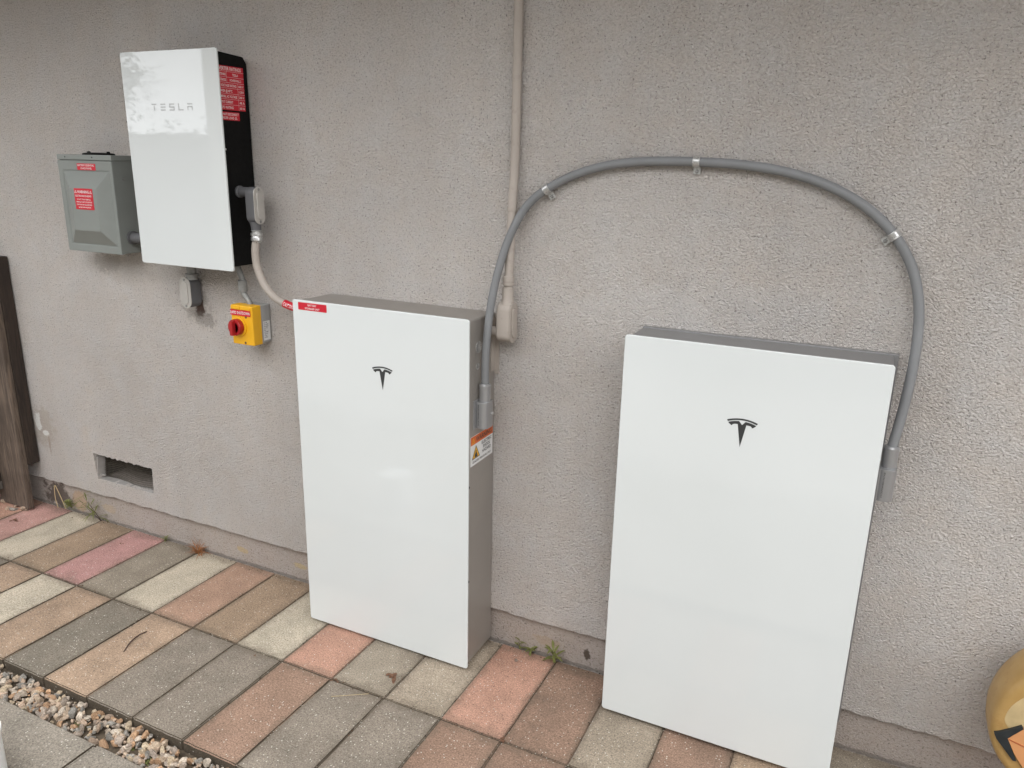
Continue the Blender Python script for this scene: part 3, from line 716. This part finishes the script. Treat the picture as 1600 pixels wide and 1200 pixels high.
# door: bevelled embossed centre
bm = new(); xa, xb, za, zb = -1.090, -.8115, 1.179, 1.494
O = [(xa, za), (xb, za), (xb, zb), (xa, zb)]; E1 = [(-1.070, 1.2028), (-.826, 1.2028), (-.826, 1.4622), (-1.070, 1.4622)]; E2 = [(-1.0010, 1.2580), (-.866, 1.2580), (-.866, 1.4020), (-1.0010, 1.4020)]
E1b = [(u+(.003 if i in (0, 3) else -.003), v+(.003 if i < 2 else -.003)) for i, (u, v) in enumerate(E1)]
rings = []
for pts, y in ((O, DP+.006), (O, DP-.002), (E1, DP-.002), (E1b, DP+.001), (E2, DP-.032)):
    rings.append([bm.verts.new((u, y, v)) for u, v in pts])
for a, b in zip(rings, rings[1:]):
    for i in range(4): bm.faces.new((a[i], a[(i+1) % 4], b[(i+1) % 4], b[i]))
bm.faces.new(rings[-1]); bmesh.ops.recalc_face_normals(bm, faces=bm.faces)
es = [e for e in bm.edges if not e.is_boundary and len(e.link_faces) == 2 and e.calc_face_angle(0) > .1]
bmesh.ops.bevel(bm, geom=es, offset=.0012, segments=2, affect='EDGES')
door = obj('door', bm, M['panel'], Pn)
for p in ((-1.045, 1.5055), (-.905, 1.5055)):
    bm = new(); turned(bm, (p[0], DP-.003, p[1]), (0, -1, 0), [(-.001, .0028), (.001, .0028)], 10); obj('screw', bm, M['ink'], Pn)
bm = new(); turned(bm, (-.8125, -.066, 1.436), (1, 0, 0), [(-.001, .005), (.002, .005), (.003, .003)], 12); obj('screw', bm, M['galv'], Pn)
bm = new(); turned(bm, (-.938, -.055, 1.512), (0, 0, 1), [(0, .052), (.006, .052), (.008, .048), (.010, .03)], 32)
for dx in (-.05, .05): turned(bm, (-.938+dx, -.055, 1.512), (0, 0, 1), [(0, .006), (.012, .006), (.014, .003)], 10)
obj('hub_cap', bm, M['black'], Pn)
pl = front(DP-.002)
s7 = sticker('panel_label', Pn, pl, -.988, -.894, 1.4625, 1.4845, M['red'], .0012)
obj('lettering', text_bm([('BATTERY ESSENTIAL', -.941, 1.4755, .0062, 'C', .084), ('LOADS PANEL', -.941, 1.4655, .0062, 'C', .058)], lambda u, v, w_: pl(u, v, w_+.0010)), M['letter'], s7, smooth=False)
pl7 = front(DP-.0322)
s8 = sticker('warning_label', Pn, pl7, -.9785, -.885, 1.3305, 1.4015, M['red'], .0012)
obj('lettering', text_bm([('WARNING', -.932, 1.3855, .0098, 'C', .060), ('ELECTRIC SHOCK HAZARD', -.932, 1.3735, .0062, 'C', .082), ('DO NOT TOUCH TERMINALS', -.932, 1.3625, .0046, 'C', .070), ('TERMINALS ON BOTH THE LINE AND', -.932, 1.3535, .0046, 'C', .080),
    ('LOAD SIDES MAY BE ENERGIZED', -.932, 1.3445, .0046, 'C', .078), ('IN THE OPEN POSITION', -.932, 1.3355, .0046, 'C', .062)], lambda u, v, w_: pl7(u, v, w_+.0010)), M['letter'], s8, smooth=False)
for du in (-.0385, .0385): obj('hazard_symbol', tri_sign(-.932+du, 1.3855, .0105, pl7, .0012), M['letter'], s8, smooth=False)
bm = new(); turned(bm, (-.8125, -.059, 1.2354), (1, 0, 0), [(-.001, .021), (.004, .024), (.010, .024), (.011, .018), (.05, .018), (.155, .0165)], 24); obj('nipple', bm, M['lb'], Pn)
bm = new(); box(bm, -.900, -.885, -.030, -.012, 1.166, 1.182, .001); turned(bm, (-.893, -.021, 1.1715), (0, 0, -1), [(0, .004), (.010, .004), (.012, .002)], 10); obj('hasp', bm, M['zincd'], Pn)

# ------------------------------------------------------------------ painted vertical pipe and its fitting
bp = root('wall_pipe', 'beige painted vertical conduit pipe running up the wall behind the grey arc', 'pipe', (.662, -.03, 1.19))
bm = new()
tube(bm, catmull([(.662, -.043, 1.175), (.662, -.036, 1.29), (.662, -.0295, 1.39), (.662, -.020, 1.50), (.662, -.0165, 1.62), (.662, -.0155, 1.92), (.662, -.0155, 2.425)], 8), .0126, 20)
obj('tube', bm, M['beige'], bp)
for z0_, y_ in ((1.19, -.0425), (1.392, -.0293)):
    bm = new()
    pr_ = [(0, .0135), (.003, .0165), (.010, .0165), (.0105, .0150), (.0125, .0150), (.013, .0165), (.026, .0165), (.029, .0135)] if z0_ < 1.3 else [(0, .0130), (.001, .0142), (.012, .0142), (.013, .0130)]
    turned(bm, (.662, y_, z0_), (0, -.06, 1), pr_, 22); obj('collar', bm, M['beige'], bp)
f5 = root('pipe_fitting', 'beige painted conduit fitting on the upper right side of the left cabinet', 'conduit fitting', (.66, -.048, 1.03))
conduit_body(f5, 'x', (.684, -.049, 1.088), .0235, .058, .046, M['beige'], M['beige'])
bm = new(); turned(bm, (.662, -.045, 1.135), (0, 0, 1), [(0, .021), (.012, .0185), (.020, .0165), (.050, .016)], 22); obj('hub', bm, M['beige'], f5)
bm = new(); turned(bm, (.602, -.050, 1.058), (1, 0, 0), [(0, .014), (.05, .014)], 20); obj('nipple', bm, M['beige'], f5)

# ------------------------------------------------------------------ arched grey conduit with straps
arc = [(0.622, -0.1, 0.900), (0.6222, -0.1, 0.985), (0.6237, -0.095, 1.0613), (0.6268, -0.085, 1.1323), (0.6375, -0.07, 1.2203), (0.657, -0.05, 1.3158), (0.6907, -0.03, 1.3960), (0.7186, -0.022, 1.4260), (0.7606, -0.017, 1.4553), (0.8389, -0.017, 1.4945), (0.9252, -0.017, 1.5178), (1.009, -0.017, 1.5262), (1.0900, -.017, 1.528), (1.1613, -0.017, 1.5272), (1.2601, -0.017, 1.5243), (1.3484, -0.017, 1.5141), (1.4496, -0.017, 1.4879), (1.5357, -0.017, 1.4472), (1.6103, -0.017, 1.3842), (1.6512, -0.018, 1.3245), (1.6746, -0.025, 1.2629), (1.6860, -0.035, 1.1969), (1.6895, -0.05, 1.1147), (1.6826, -0.075, 1.0002), (1.6700, -0.092, 0.905)]
ar = root('arched_conduit', 'grey flexible conduit arching over the wall between the two white cabinets', 'conduit', (1.15, -.017, 1.52))
arc = [(a, b, c+(.004 if 7 < i < 19 else 0)) for i, (a, b, c) in enumerate(arc)]
for _ in range(1):
    arc = [arc[0], arc[1]]+[tuple(.25*a+.5*b+.25*c for a, b, c in zip(arc[i-1], arc[i], arc[i+1])) for i in range(2, len(arc)-1)]+[arc[-1]]
AP = catmull(arc, 10)
bm = new(); tube(bm, AP, .0112, 22); obj('sleeve', bm, M['conduit'], ar)
def strap(label, c, tang, n):
    """one-hole strap: c point on the conduit axis, tang its direction, n in-wall direction towards the foot"""
    c, tg, n = Vector(c), Vector(tang).normalized(), Vector(n); n = (n-tg*n.dot(tg)).normalized(); o = Vector((0, -1, 0))
    t = root('conduit_strap', label, 'strap', c, 'steel straps holding the arched conduit')
    bm = new(); h = .0085; prof = []
    R0, R1 = .0114, .0132
    angs = [R_(a) for a in range(-95, 96, 10)]
    # cross-section in (n, o): band from the wall, over the conduit, down to the foot
    inn = [(-math.cos(math.pi/2-0)*0, 0)]
    A = [(-R0*math.cos(a), R0*math.sin(a)) for a in [R_(q) for q in range(-50, 181, 10)]]
    Bq = [(-R1*math.cos(a), R1*math.sin(a)) for a in [R_(q) for q in range(-50, 181, 10)]]
    A += [(R0, -.0125), (.029, -.0125)]; Bq += [(R1, -.0105), (.029, -.0105)]
    poly = A+Bq[::-1]
    va = [bm.verts.new(c+n*u+o*v-tg*h) for u, v in poly]; vb = [bm.verts.new(c+n*u+o*v+tg*h) for u, v in poly]
    k = len(A); m_ = len(poly)
    for i in range(m_): bm.faces.new((va[i], va[(i+1) % m_], vb[(i+1) % m_], vb[i]))
    for i in range(k-1):
        for vv in (va, vb): bm.faces.new((vv[i], vv[i+1], vv[m_-2-i], vv[m_-1-i]))
    bmesh.ops.recalc_face_normals(bm, faces=bm.faces)
    b_ = obj('band', bm, M['zinc'], t)
    # raised rib edges
    bm = new()
    for s in (-1, 1):
        tube(bm, [c+n*(-R1*math.cos(a))+o*(R1*math.sin(a))+tg*s*h*.82 for a in [R_(q) for q in range(-40, 171, 10)]], .0013, 8)
    obj('rib', bm, M['zinc'], b_)
    bm = new(); turned(bm, c+n*.0225+o*-.0105, o, [(0, .0052), (.0012, .0052), (.002, .0042), (.0045, .0038), (.005, .002)], 6); obj('screw', bm, M['galv'], t)
    bm = new(); turned(bm, c+o*.0130+n*.0, o, [(0, .0024), (.0009, .002), (.001, .0008)], 10); obj('rivet', bm, M['zinc'], b_)
def near(x, z):
    i = min(range(1, len(AP)-1), key=lambda k: (AP[k].x-x)**2+(AP[k].z-z)**2); return AP[i], AP[i+1]-AP[i-1]
for (x, z, n, lab) in ((.7606, 1.4553, (.5, 0, -.85), 'steel conduit strap where the grey arc crosses beside the beige pipe'),
                       (1.155, 1.5272, (.02, 0, -1), 'steel conduit strap at the top of the grey arc, screw below'),
                       (1.6103, 1.3842, (-.8, 0, -.5), 'steel conduit strap on the right shoulder of the grey arc, above right cabinet')):
    c, tg = near(x, z); strap(lab, c, tg, n)

# ------------------------------------------------------------------ weathered boards at far left
Wd = root('wooden_gate_post', 'weathered brown wooden boards standing upright against the wall at far left', 'post', (-1.75, -.05, 0))
bm = new(); box(bm, -1.835, -1.636, -.080, -.055, .006, 1.112, .003); obj('face_board', bm, M['wood'], Wd)
bm = new(); box(bm, -1.82, -1.630, -.055, -.004, .21, 1.108, .003); obj('rear_board', bm, M['woodd'], Wd)
bm = new(); box(bm, -1.905, -1.800, -.130, -.081, .105, 1.115, .003); box(bm, -1.99, -1.909, -.125, -.081, .105, 1.115, .003); obj('batten', bm, M['woodd'], Wd)
bm = new(); box(bm, -1.93, -1.795, -.142, -.082, .075, .112, .003); obj('block', bm, M['woodg'], Wd)

# ------------------------------------------------------------------ carved yellow ornament bottom right
def carved_mat():
    m, t, b = nodes('varnished_yellow_wood'); p = geo(t)
    n = noise_n(t, 6, 6, .65, p); out = ramp(t, n.outputs[0], .3, .7, (.36, .21, .06, 1), (.50, .33, .135, 1)).outputs[0]
    n2 = noise_n(t, 22, 7, .75, p); out = mix(t, math_n(t, 'MULTIPLY', ramp(t, n2.outputs[0], .56, .7).outputs[0], .5), out, (.30, .14, .04))
    t.links.new(out, b.inputs['Base Color']); b.inputs['Roughness'].default_value = .38
    bump(t, b, n.outputs[0], .2, .004); return m
M['carved'] = carved_mat()
M['face'] = simple('pale_worn_wood', (.50, .38, .20), .5, 0, .15, 18, 0, 300, (.30, .24, .14))
M['obl'] = simple('orange_painted_wood', (.62, .29, .12), .45, 0, .08, 20)
M['slate'] = simple('black_painted_wood', (.018, .022, .024), .5, 0, .3, 40)
M['rust'] = simple('rust_painted_line', (.38, .10, .03), .5, 0, .1, 20)
OC = Vector((2.121, -.135, .345)); OY = .075
def egg(a, r=1.0):     # outline in x-z about the centre
    s, c = math.sin(a), math.cos(a)
    return (OC.x+.170*c*r*(1-.03*s), OC.z+(.200 if s > 0 else .165)*s*r)
og = root('carved_ornament', 'yellow carved wooden oval with black and orange painted shapes, leaning at the wall', 'ornament', (OC.x, OC.y, 0))
bm = new(); prof = [(0.90, OY), (.975, OY*.7), (1.0, OY*.25), (1.0, -OY*.35), (.985, -OY*.62), (.955, -OY*.76), (.90, -OY*.80), (.78, -OY*.80), (.60, -OY*.66), (.30, -OY*.60), (.02, -OY*.58)]
K = 72; rings = []
for r, y in prof:
    rings.append([bm.verts.new((egg(2*math.pi*k/K, r)[0], OC.y+y, egg(2*math.pi*k/K, r)[1])) for k in range(K)])
for a, b in zip(rings, rings[1:]):
    for k in range(K): bm.faces.new((a[k], a[(k+1) % K], b[(k+1) % K], b[k]))
bm.faces.new(rings[0]); bm.faces.new(rings[-1]); bmesh.ops.recalc_face_normals(bm, faces=bm.faces)
ob_ = obj('body', bm, M['carved'], og, ang=60)
# painted marks: thin raised pieces on the front
def mark(name, pts, mat, y0, th=.006):
    bm = new(); prism(bm, pts, 'xz', y0-th, y0+.02, .0008, 2); return obj(name, bm, mat, og)
Y0 = OC.y-OY*.80
bm = new(); prism(bm, [(OC.x+.146*math.cos(q)*(1-.05*math.sin(q)), OC.z+.022+(.110 if math.sin(q) > 0 else .06)*math.sin(q)) for q in [2*math.pi*k/48 for k in range(48)]], 'xz', Y0-.0004, Y0+.03, .0003, 1)
obj('face', bm, M['face'], og)
bm = new(); turned(bm, (OC.x, OC.y, 0), (0, 0, 1), [(0, .09), (.02, .09), (.03, .05), (.20, .04)], 28); obj('stand', bm, M['carved'], og)
mark('wing', [(1.9612, .322), (1.985, .340), (2.0075, .3585), (2.012, .352), (1.9875, .3185), (1.998, .296), (2.0125, .268), (2.006, .266), (1.985, .290), (1.967, .310)], M['slate'], Y0-.001)
mark('breast', [(1.9875, .3185), (2.012, .352), (2.05, .362), (2.118, .366), (2.186, .362), (2.224, .352), (2.249, .3185), (2.205, .25), (2.118, .20), (2.031, .25), (2.005, .285)], M['obl'], Y0-.0005)
mark('wing', [(2*OC.x-a, b) for a, b in [(1.9612, .322), (1.985, .340), (2.0075, .3585), (2.012, .352), (1.9875, .3185), (1.998, .296), (2.0125, .268), (2.006, .266), (1.985, .290), (1.967, .310)]][::-1], M['slate'], Y0-.001)
mark('painted_line', [(1.990, .3185), (2.118, .286), (2.246, .3185), (2.246, .3155), (2.118, .281), (1.990, .3155)], M['rust'], Y0-.002, .0055)

# ------------------------------------------------------------------ weeds and litter
def leaf_blade(bm, p, d, L, wd, droop, mat=0):
    p = Vector(p); d = Vector(d).normalized(); sd_ = d.cross(Vector((0, 0, 1))); 
    if sd_.length < .1: sd_ = Vector((1, 0, 0))
    sd_.normalize(); prev = None
    for i in range(6):
        f = i/5; c = p+d*L*f+Vector((0, 0, -droop*L*f*f)); ww = wd*(math.sin(math.pi*(.12+.86*f))**.8)*.5+.0001
        a = bm.verts.new(c-sd_*ww+Vector((0, 0, ww*.3))); m_ = bm.verts.new(c); b = bm.verts.new(c+sd_*ww+Vector((0, 0, ww*.3)))
        if prev:
            for q in ((0, 1), (1, 2)):
                f_ = bm.faces.new((prev[q[0]], prev[q[1]], (a, m_, b)[q[1]], (a, m_, b)[q[0]])); f_.material_index = mat
        prev = (a, m_, b)
def weed(label, c, h, nl, seed, ll=.022, wd=.005, lean=(0, -.3, 1), stems=1, group='small weeds sprouting along the wall base'):
    h *= 1.3; ll *= 1.45; wd *= 1.3
    rg = random.Random(seed); c = Vector(c); t = root('weed', label, 'weed', c, group)
    bs, bl = new(), new()
    for s in range(stems):
        d = Vector(lean)+Vector((rg.uniform(-.6, .6), rg.uniform(-.3, .1), 0))*(0 if stems == 1 else 1); d.normalize(); hh = h*rg.uniform(.7, 1)
        P = [c+Vector((0, 0, -.004))+d*hh*q+Vector((math.sin(q*5+s)*.003, 0, 0)) for q in (0, .25, .5, .75, 1)]
        tube(bs, catmull(P, 4), [.0012*(1-.6*i/16) for i in range(17)], 6)
        for k in range(nl):
            q = .15+.85*k/(nl-1 or 1); a = k*2.4+rg.random(); e = rg.uniform(.1, .9)
            leaf_blade(bl, c+d*hh*q, (math.cos(a), math.sin(a)*.8-.25, e), ll*rg.uniform(.7, 1.15)*(1.15-.4*abs(q-.5)), wd, rg.uniform(.1, .5))
    obj('stem', bs, M['twig'], t); obj('leaves', bl, M['leaf'], t, ang=80)
    return t
weed('tallest green weed between the two cabinets, at the end of the orange paver', (.828, -.002, 0), .050, 13, 3, .032, .0065, (.05, -.25, 1))
weed('low star shaped green weed between two others beside the left cabinet', (.745, .010, 0), .016, 9, 5, .024, .0055)
weed('thin pale weed nearest the left cabinet, right of its corner', (.700, .012, 0), .034, 7, 8, .018, .0035, (.1, -.1, 1))
weed('feathery yellow green weed left of the screened vent opening', (-1.285, .004, 0), .105, 9, 11, .045, .0035, (-.55, -.05, .9), 3)
weed('bright green moss tuft beside the wooden boards', (-1.475, .004, .022), .026, 26, 13, .016, .0035, (0, -.2, 1), 3)
weed('tiny green tuft at the wall edge by the pink paver', (-.893, .006, 0), .010, 9, 17, .014, .003, (0, -.2, 1), 2)
for (x, y, lab, s) in ((-.288, -.822, 'green tuft among gravel, leftmost of three', 21), (-.06, -.832, 'green tuft among gravel, middle of three', 22), (.085, -.836, 'green tuft among gravel, rightmost of three', 23)):
    pass
def tuft(label, c, n, L, seed, mat, cat='weed', name='weed', wd=.0018, group=None, up=.8):
    rg = random.Random(seed); bm = new()
    for i in range(n):
        a = rg.random()*6.28; leaf_blade(bm, Vector(c)+Vector((rg.uniform(-.008, .008), rg.uniform(-.008, .008), 0)), (math.cos(a), math.sin(a), rg.uniform(.15, up*2)), L*rg.uniform(.5, 1.1), wd, rg.uniform(.1, .9))
    o = obj(name, bm, mat, ang=80, loc=c); tag(o, label, cat, group); return o
for (x, y, lab, s, L) in ((-.262, -.842, 'green tuft among the gravel, leftmost of three', 21, .024), (-.072, -.838, 'sparse green tuft among the gravel, middle of three', 22, .020), (.010, -.850, 'small green tuft among the gravel, rightmost of three', 23, .017)):
    tuft(lab, (x, y, -.035), 34, L, s, M['leaf'], group='green tufts in the gravel strip')
tuft('dry orange grass clump at the wall beside the cream paver', (-.700, -.010, 0), 60, .075, 31, M['dry'], 'dry grass', 'grass_clump', .0022)
tuft('long thin dry stalks rising against the foundation above the orange clump', (-.712, .004, .01), 7, .12, 33, M['dry'], 'dry grass', 'grass_clump', .0012, up=2)
for i, (x, y, lab) in enumerate(((-.30, -.846, 'rust coloured dry leaf litter in the gravel near the left frame edge'), (.12, -.836, 'rust coloured dry leaf litter in the gravel near the bottom frame edge'))):
    tuft(lab, (x-.12 if i == 0 else x, y, -.030), 30, .018, 40+i, M['dry'], 'leaf litter', 'leaf_litter', .005, 'dry leaf litter in the gravel', .3)
def crumple(label, c, s, seed, n=4):
    rg = random.Random(seed); bm = new()
    for i in range(n):
        a = rg.random()*6.28; p = Vector(c)+Vector((rg.uniform(-s, s)*.6, rg.uniform(-s, s)*.4, .002))
        leaf_blade(bm, p, (math.cos(a), math.sin(a), rg.uniform(.0, .5)), s*rg.uniform(.6, 1.1), s*.45, rg.uniform(-.2, .6))
    tag(obj('fallen_leaf', bm, M['brownleaf'], ang=80, loc=c), label, 'leaf', 'fallen leaves on the pavers')
crumple('crumpled brown leaf on the grey paver in front of the left cabinet', (.415, -.300, 0), .026, 51, 7)
crumple('small reddish leaf crumbs at the paver joint left of centre', (.275, -.392, 0), .012, 52, 6)
crumple('small dark leaf crumb at the foot of the orange and brown pavers', (.838, -.386, 0), .012, 53, 7)
crumple('dark leaf crumb on the tan paver near the left edge', (-1.03, -.10, 0), .010, 54, 4)
crumple('dark leaf bits lying on the pink paver by the wooden boards', (-1.60, -.17, 0), .016, 55, 7)
crumple('tiny dark leaf bit on the dark grey paver before the joint', (-.03, -.41, 0), .008, 56, 3)
bm = new(); tube(bm, catmull([(-.405, -.585, .003), (-.425, -.545, .006), (-.434, -.505, .006), (-.432, -.475, .003)], 6), [.0014+.0008*math.sin(i/18*3.14) for i in range(19)], 8)
tag(obj('twig', bm, M['twig'], loc=(-.42, -.53, 0)), 'thin curved dark twig lying on the peach coloured paver', 'twig')
bm = new(); tube(bm, catmull([(.31, -.455, .002), (.36, -.425, .004), (.40, -.395, .002)], 6), .0007, 6)
tag(obj('dry_stalk', bm, M['face'], loc=(.355, -.42, 0)), 'pale straw stalk lying across the grey paver joint', 'stalk')
bm = new(); tube(bm, catmull([(-1.56, .0, .0), (-1.565, -.003, .05), (-1.555, -.004, .11), (-1.54, -.002, .085), (-1.50, -.004, .01)], 6), .0016, 6)
tag(obj('dry_stalk', bm, M['face'], loc=(-1.55, 0, 0)), 'bent pale dead stalk beside the wooden boards', 'stalk')
bm = new(); lay = bm.loops.layers.float_color.new('tint'); rock(bm, lay, (.722, -.055, .004), .009, (.28, .22, .18), random.Random(5))
tag(obj('pebble', bm, M['gravel'], ang=25, loc=(.722, -.055, 0)), 'single brown pebble on the orange paver between the cabinets', 'pebble')
# grit in the joints and on the pavers
bm = new(); lay = bm.loops.layers.float_color.new('tint'); rg = random.Random(77)
for i in range(1000):
    if rg.random() < .5:
        k = rg.randint(-9, 8); x = X(k)+rg.gauss(0, .003); y = rg.uniform(-.77, .005)
    elif rg.random() < .4: x = rg.uniform(-1.7, 1.6); y = -.388+rg.gauss(0, .004)
    else: x = rg.uniform(-1.7, 1.6); y = .012-abs(rg.gauss(0, .012))
    t = bmesh.new(); s = rg.uniform(.0009, .0026); bmesh.ops.create_icosphere(t, subdivisions=1, radius=s)
    for v in t.verts: v.co = Vector((v.co.x*rg.uniform(.6, 1.4)+x, v.co.y+y, v.co.z*.6+.0005))
    c = rg.choice([(.08, .05, .03), (.14, .08, .05), (.05, .04, .03), (.32, .28, .22)])
    me = bpy.data.meshes.new('tmp'); t.to_mesh(me); t.free(); n0 = len(bm.faces); bm.from_mesh(me); bpy.data.meshes.remove(me); bm.faces.ensure_lookup_table()
    for f in bm.faces[n0:]:
        for l in f.loops: l[lay] = (*c, 1)
tag(obj('grit', bm, M['gravel'], smooth=False), 'fine dark grit scattered over the pavers and in their joints', 'grit', kind='stuff')

# ------------------------------------------------------------------ white tub cut by the bottom left corner
TX, TY = -.281, -1.113
wt = root('plastic_pot', 'smooth white plastic pot cut off by the bottom left corner of the photo', 'pot', (TX, TY, -.015))
bm = new(); turned(bm, (TX, TY, -.0145), (0, 0, 1), [(0, .04), (0, .066), (.004, .070), (.135, .0705), (.14, .074), (.152, .074), (.155, .070), (.150, .064), (.02, .060), (.018, .01)], 64)
obj('rim_and_wall', bm, M['whitepl'], wt, ang=50)

# ------------------------------------------------------------------ the far side of the yard, seen only as reflections, plus an unseen tree added for shade
nh = root('neighbour_house', 'pale rendered house standing across the narrow side yard', 'house', (1.5, -4.2, 0))
bm = new(); box(bm, -4.57, 8, -9, -4.2, -.05, 2.75); obj('wall', bm, M['nwall'], nh, smooth=False)
bm = new(); prism(bm, [(-4.0, 2.75), (-4.0, 2.84), (-6.6, 3.9), (-9.2, 2.84), (-9.2, 2.75)], 'yz', -4.75, 8.2); obj('roof', bm, M['roof'], nh, smooth=False)
fn = root('yard_fence', 'grey wooden board fence across the yard left of the neighbouring house', 'fence', (-8, -4.3, 0))
bm = new()
for i in range(50): box(bm, -12+.15*i, -12+.15*i+.142, -4.32, -4.30, 0, 1.72+.01*(i % 3))
obj('boards', bm, M['woodg'], fn, smooth=False)
def tree(label, c, h, r, nleaf, seed):
    rg = random.Random(seed); c = Vector(c); t = root('garden_tree', label, 'tree', c, 'trees behind the yard fence')
    bm = new(); tips = []
    tube(bm, catmull([c, c+Vector((.03, 0, h*.3)), c+Vector((-.04, .05, h*.62)), c+Vector((0, 0, h*.9))], 5), [.09*(1-.05*i) for i in range(16)], 10)
    for k in range(14):
        a = rg.random()*6.28; z = h*rg.uniform(.28, .85); L = r*rg.uniform(.6, 1.1)
        e = c+Vector((math.cos(a)*L, math.sin(a)*L*.7, z+L*rg.uniform(-.1, .5))); s = c+Vector((0, 0, z))
        tube(bm, [s, s.lerp(e, .5)+Vector((0, 0, .08)), e], [.03, .018, .006], 7); tips += [e, s.lerp(e, .6), s.lerp(e, .8)]
    obj('trunk', bm, M['bark'], t); bm = new()
    for i in range(nleaf):
        p = rg.choice(tips)+Vector((rg.gauss(0, .19), rg.gauss(0, .19), rg.gauss(0, .17)))
        d = Vector((rg.gauss(0, 1), rg.gauss(0, 1), rg.gauss(-.3, .7))).normalized(); s_ = d.orthogonal().normalized(); L = rg.uniform(.06, .11)
        q = [p, p+d*L*.5+s_*L*.17, p+d*L, p+d*L*.5-s_*L*.17]; bm.faces.new([bm.verts.new(v) for v in q])
    obj('crown', bm, M['foliage'], t, smooth=False)
tree('leafy garden tree standing beyond the yard fence', (-5.6, -5.0, 0), 1.55, .9, 3800, 3)
tree('tall leafy garden tree at the far end of the fence', (-8.6, -5.6, 0), 3.6, 1.3, 4200, 6)
tree('unseen leafy tree added to shade the upper left of the wall', (-4.0, -1.5, 0), 3.7, 1.25, 6500, 12)  # added out of view so the crown darkens the wall's upper left
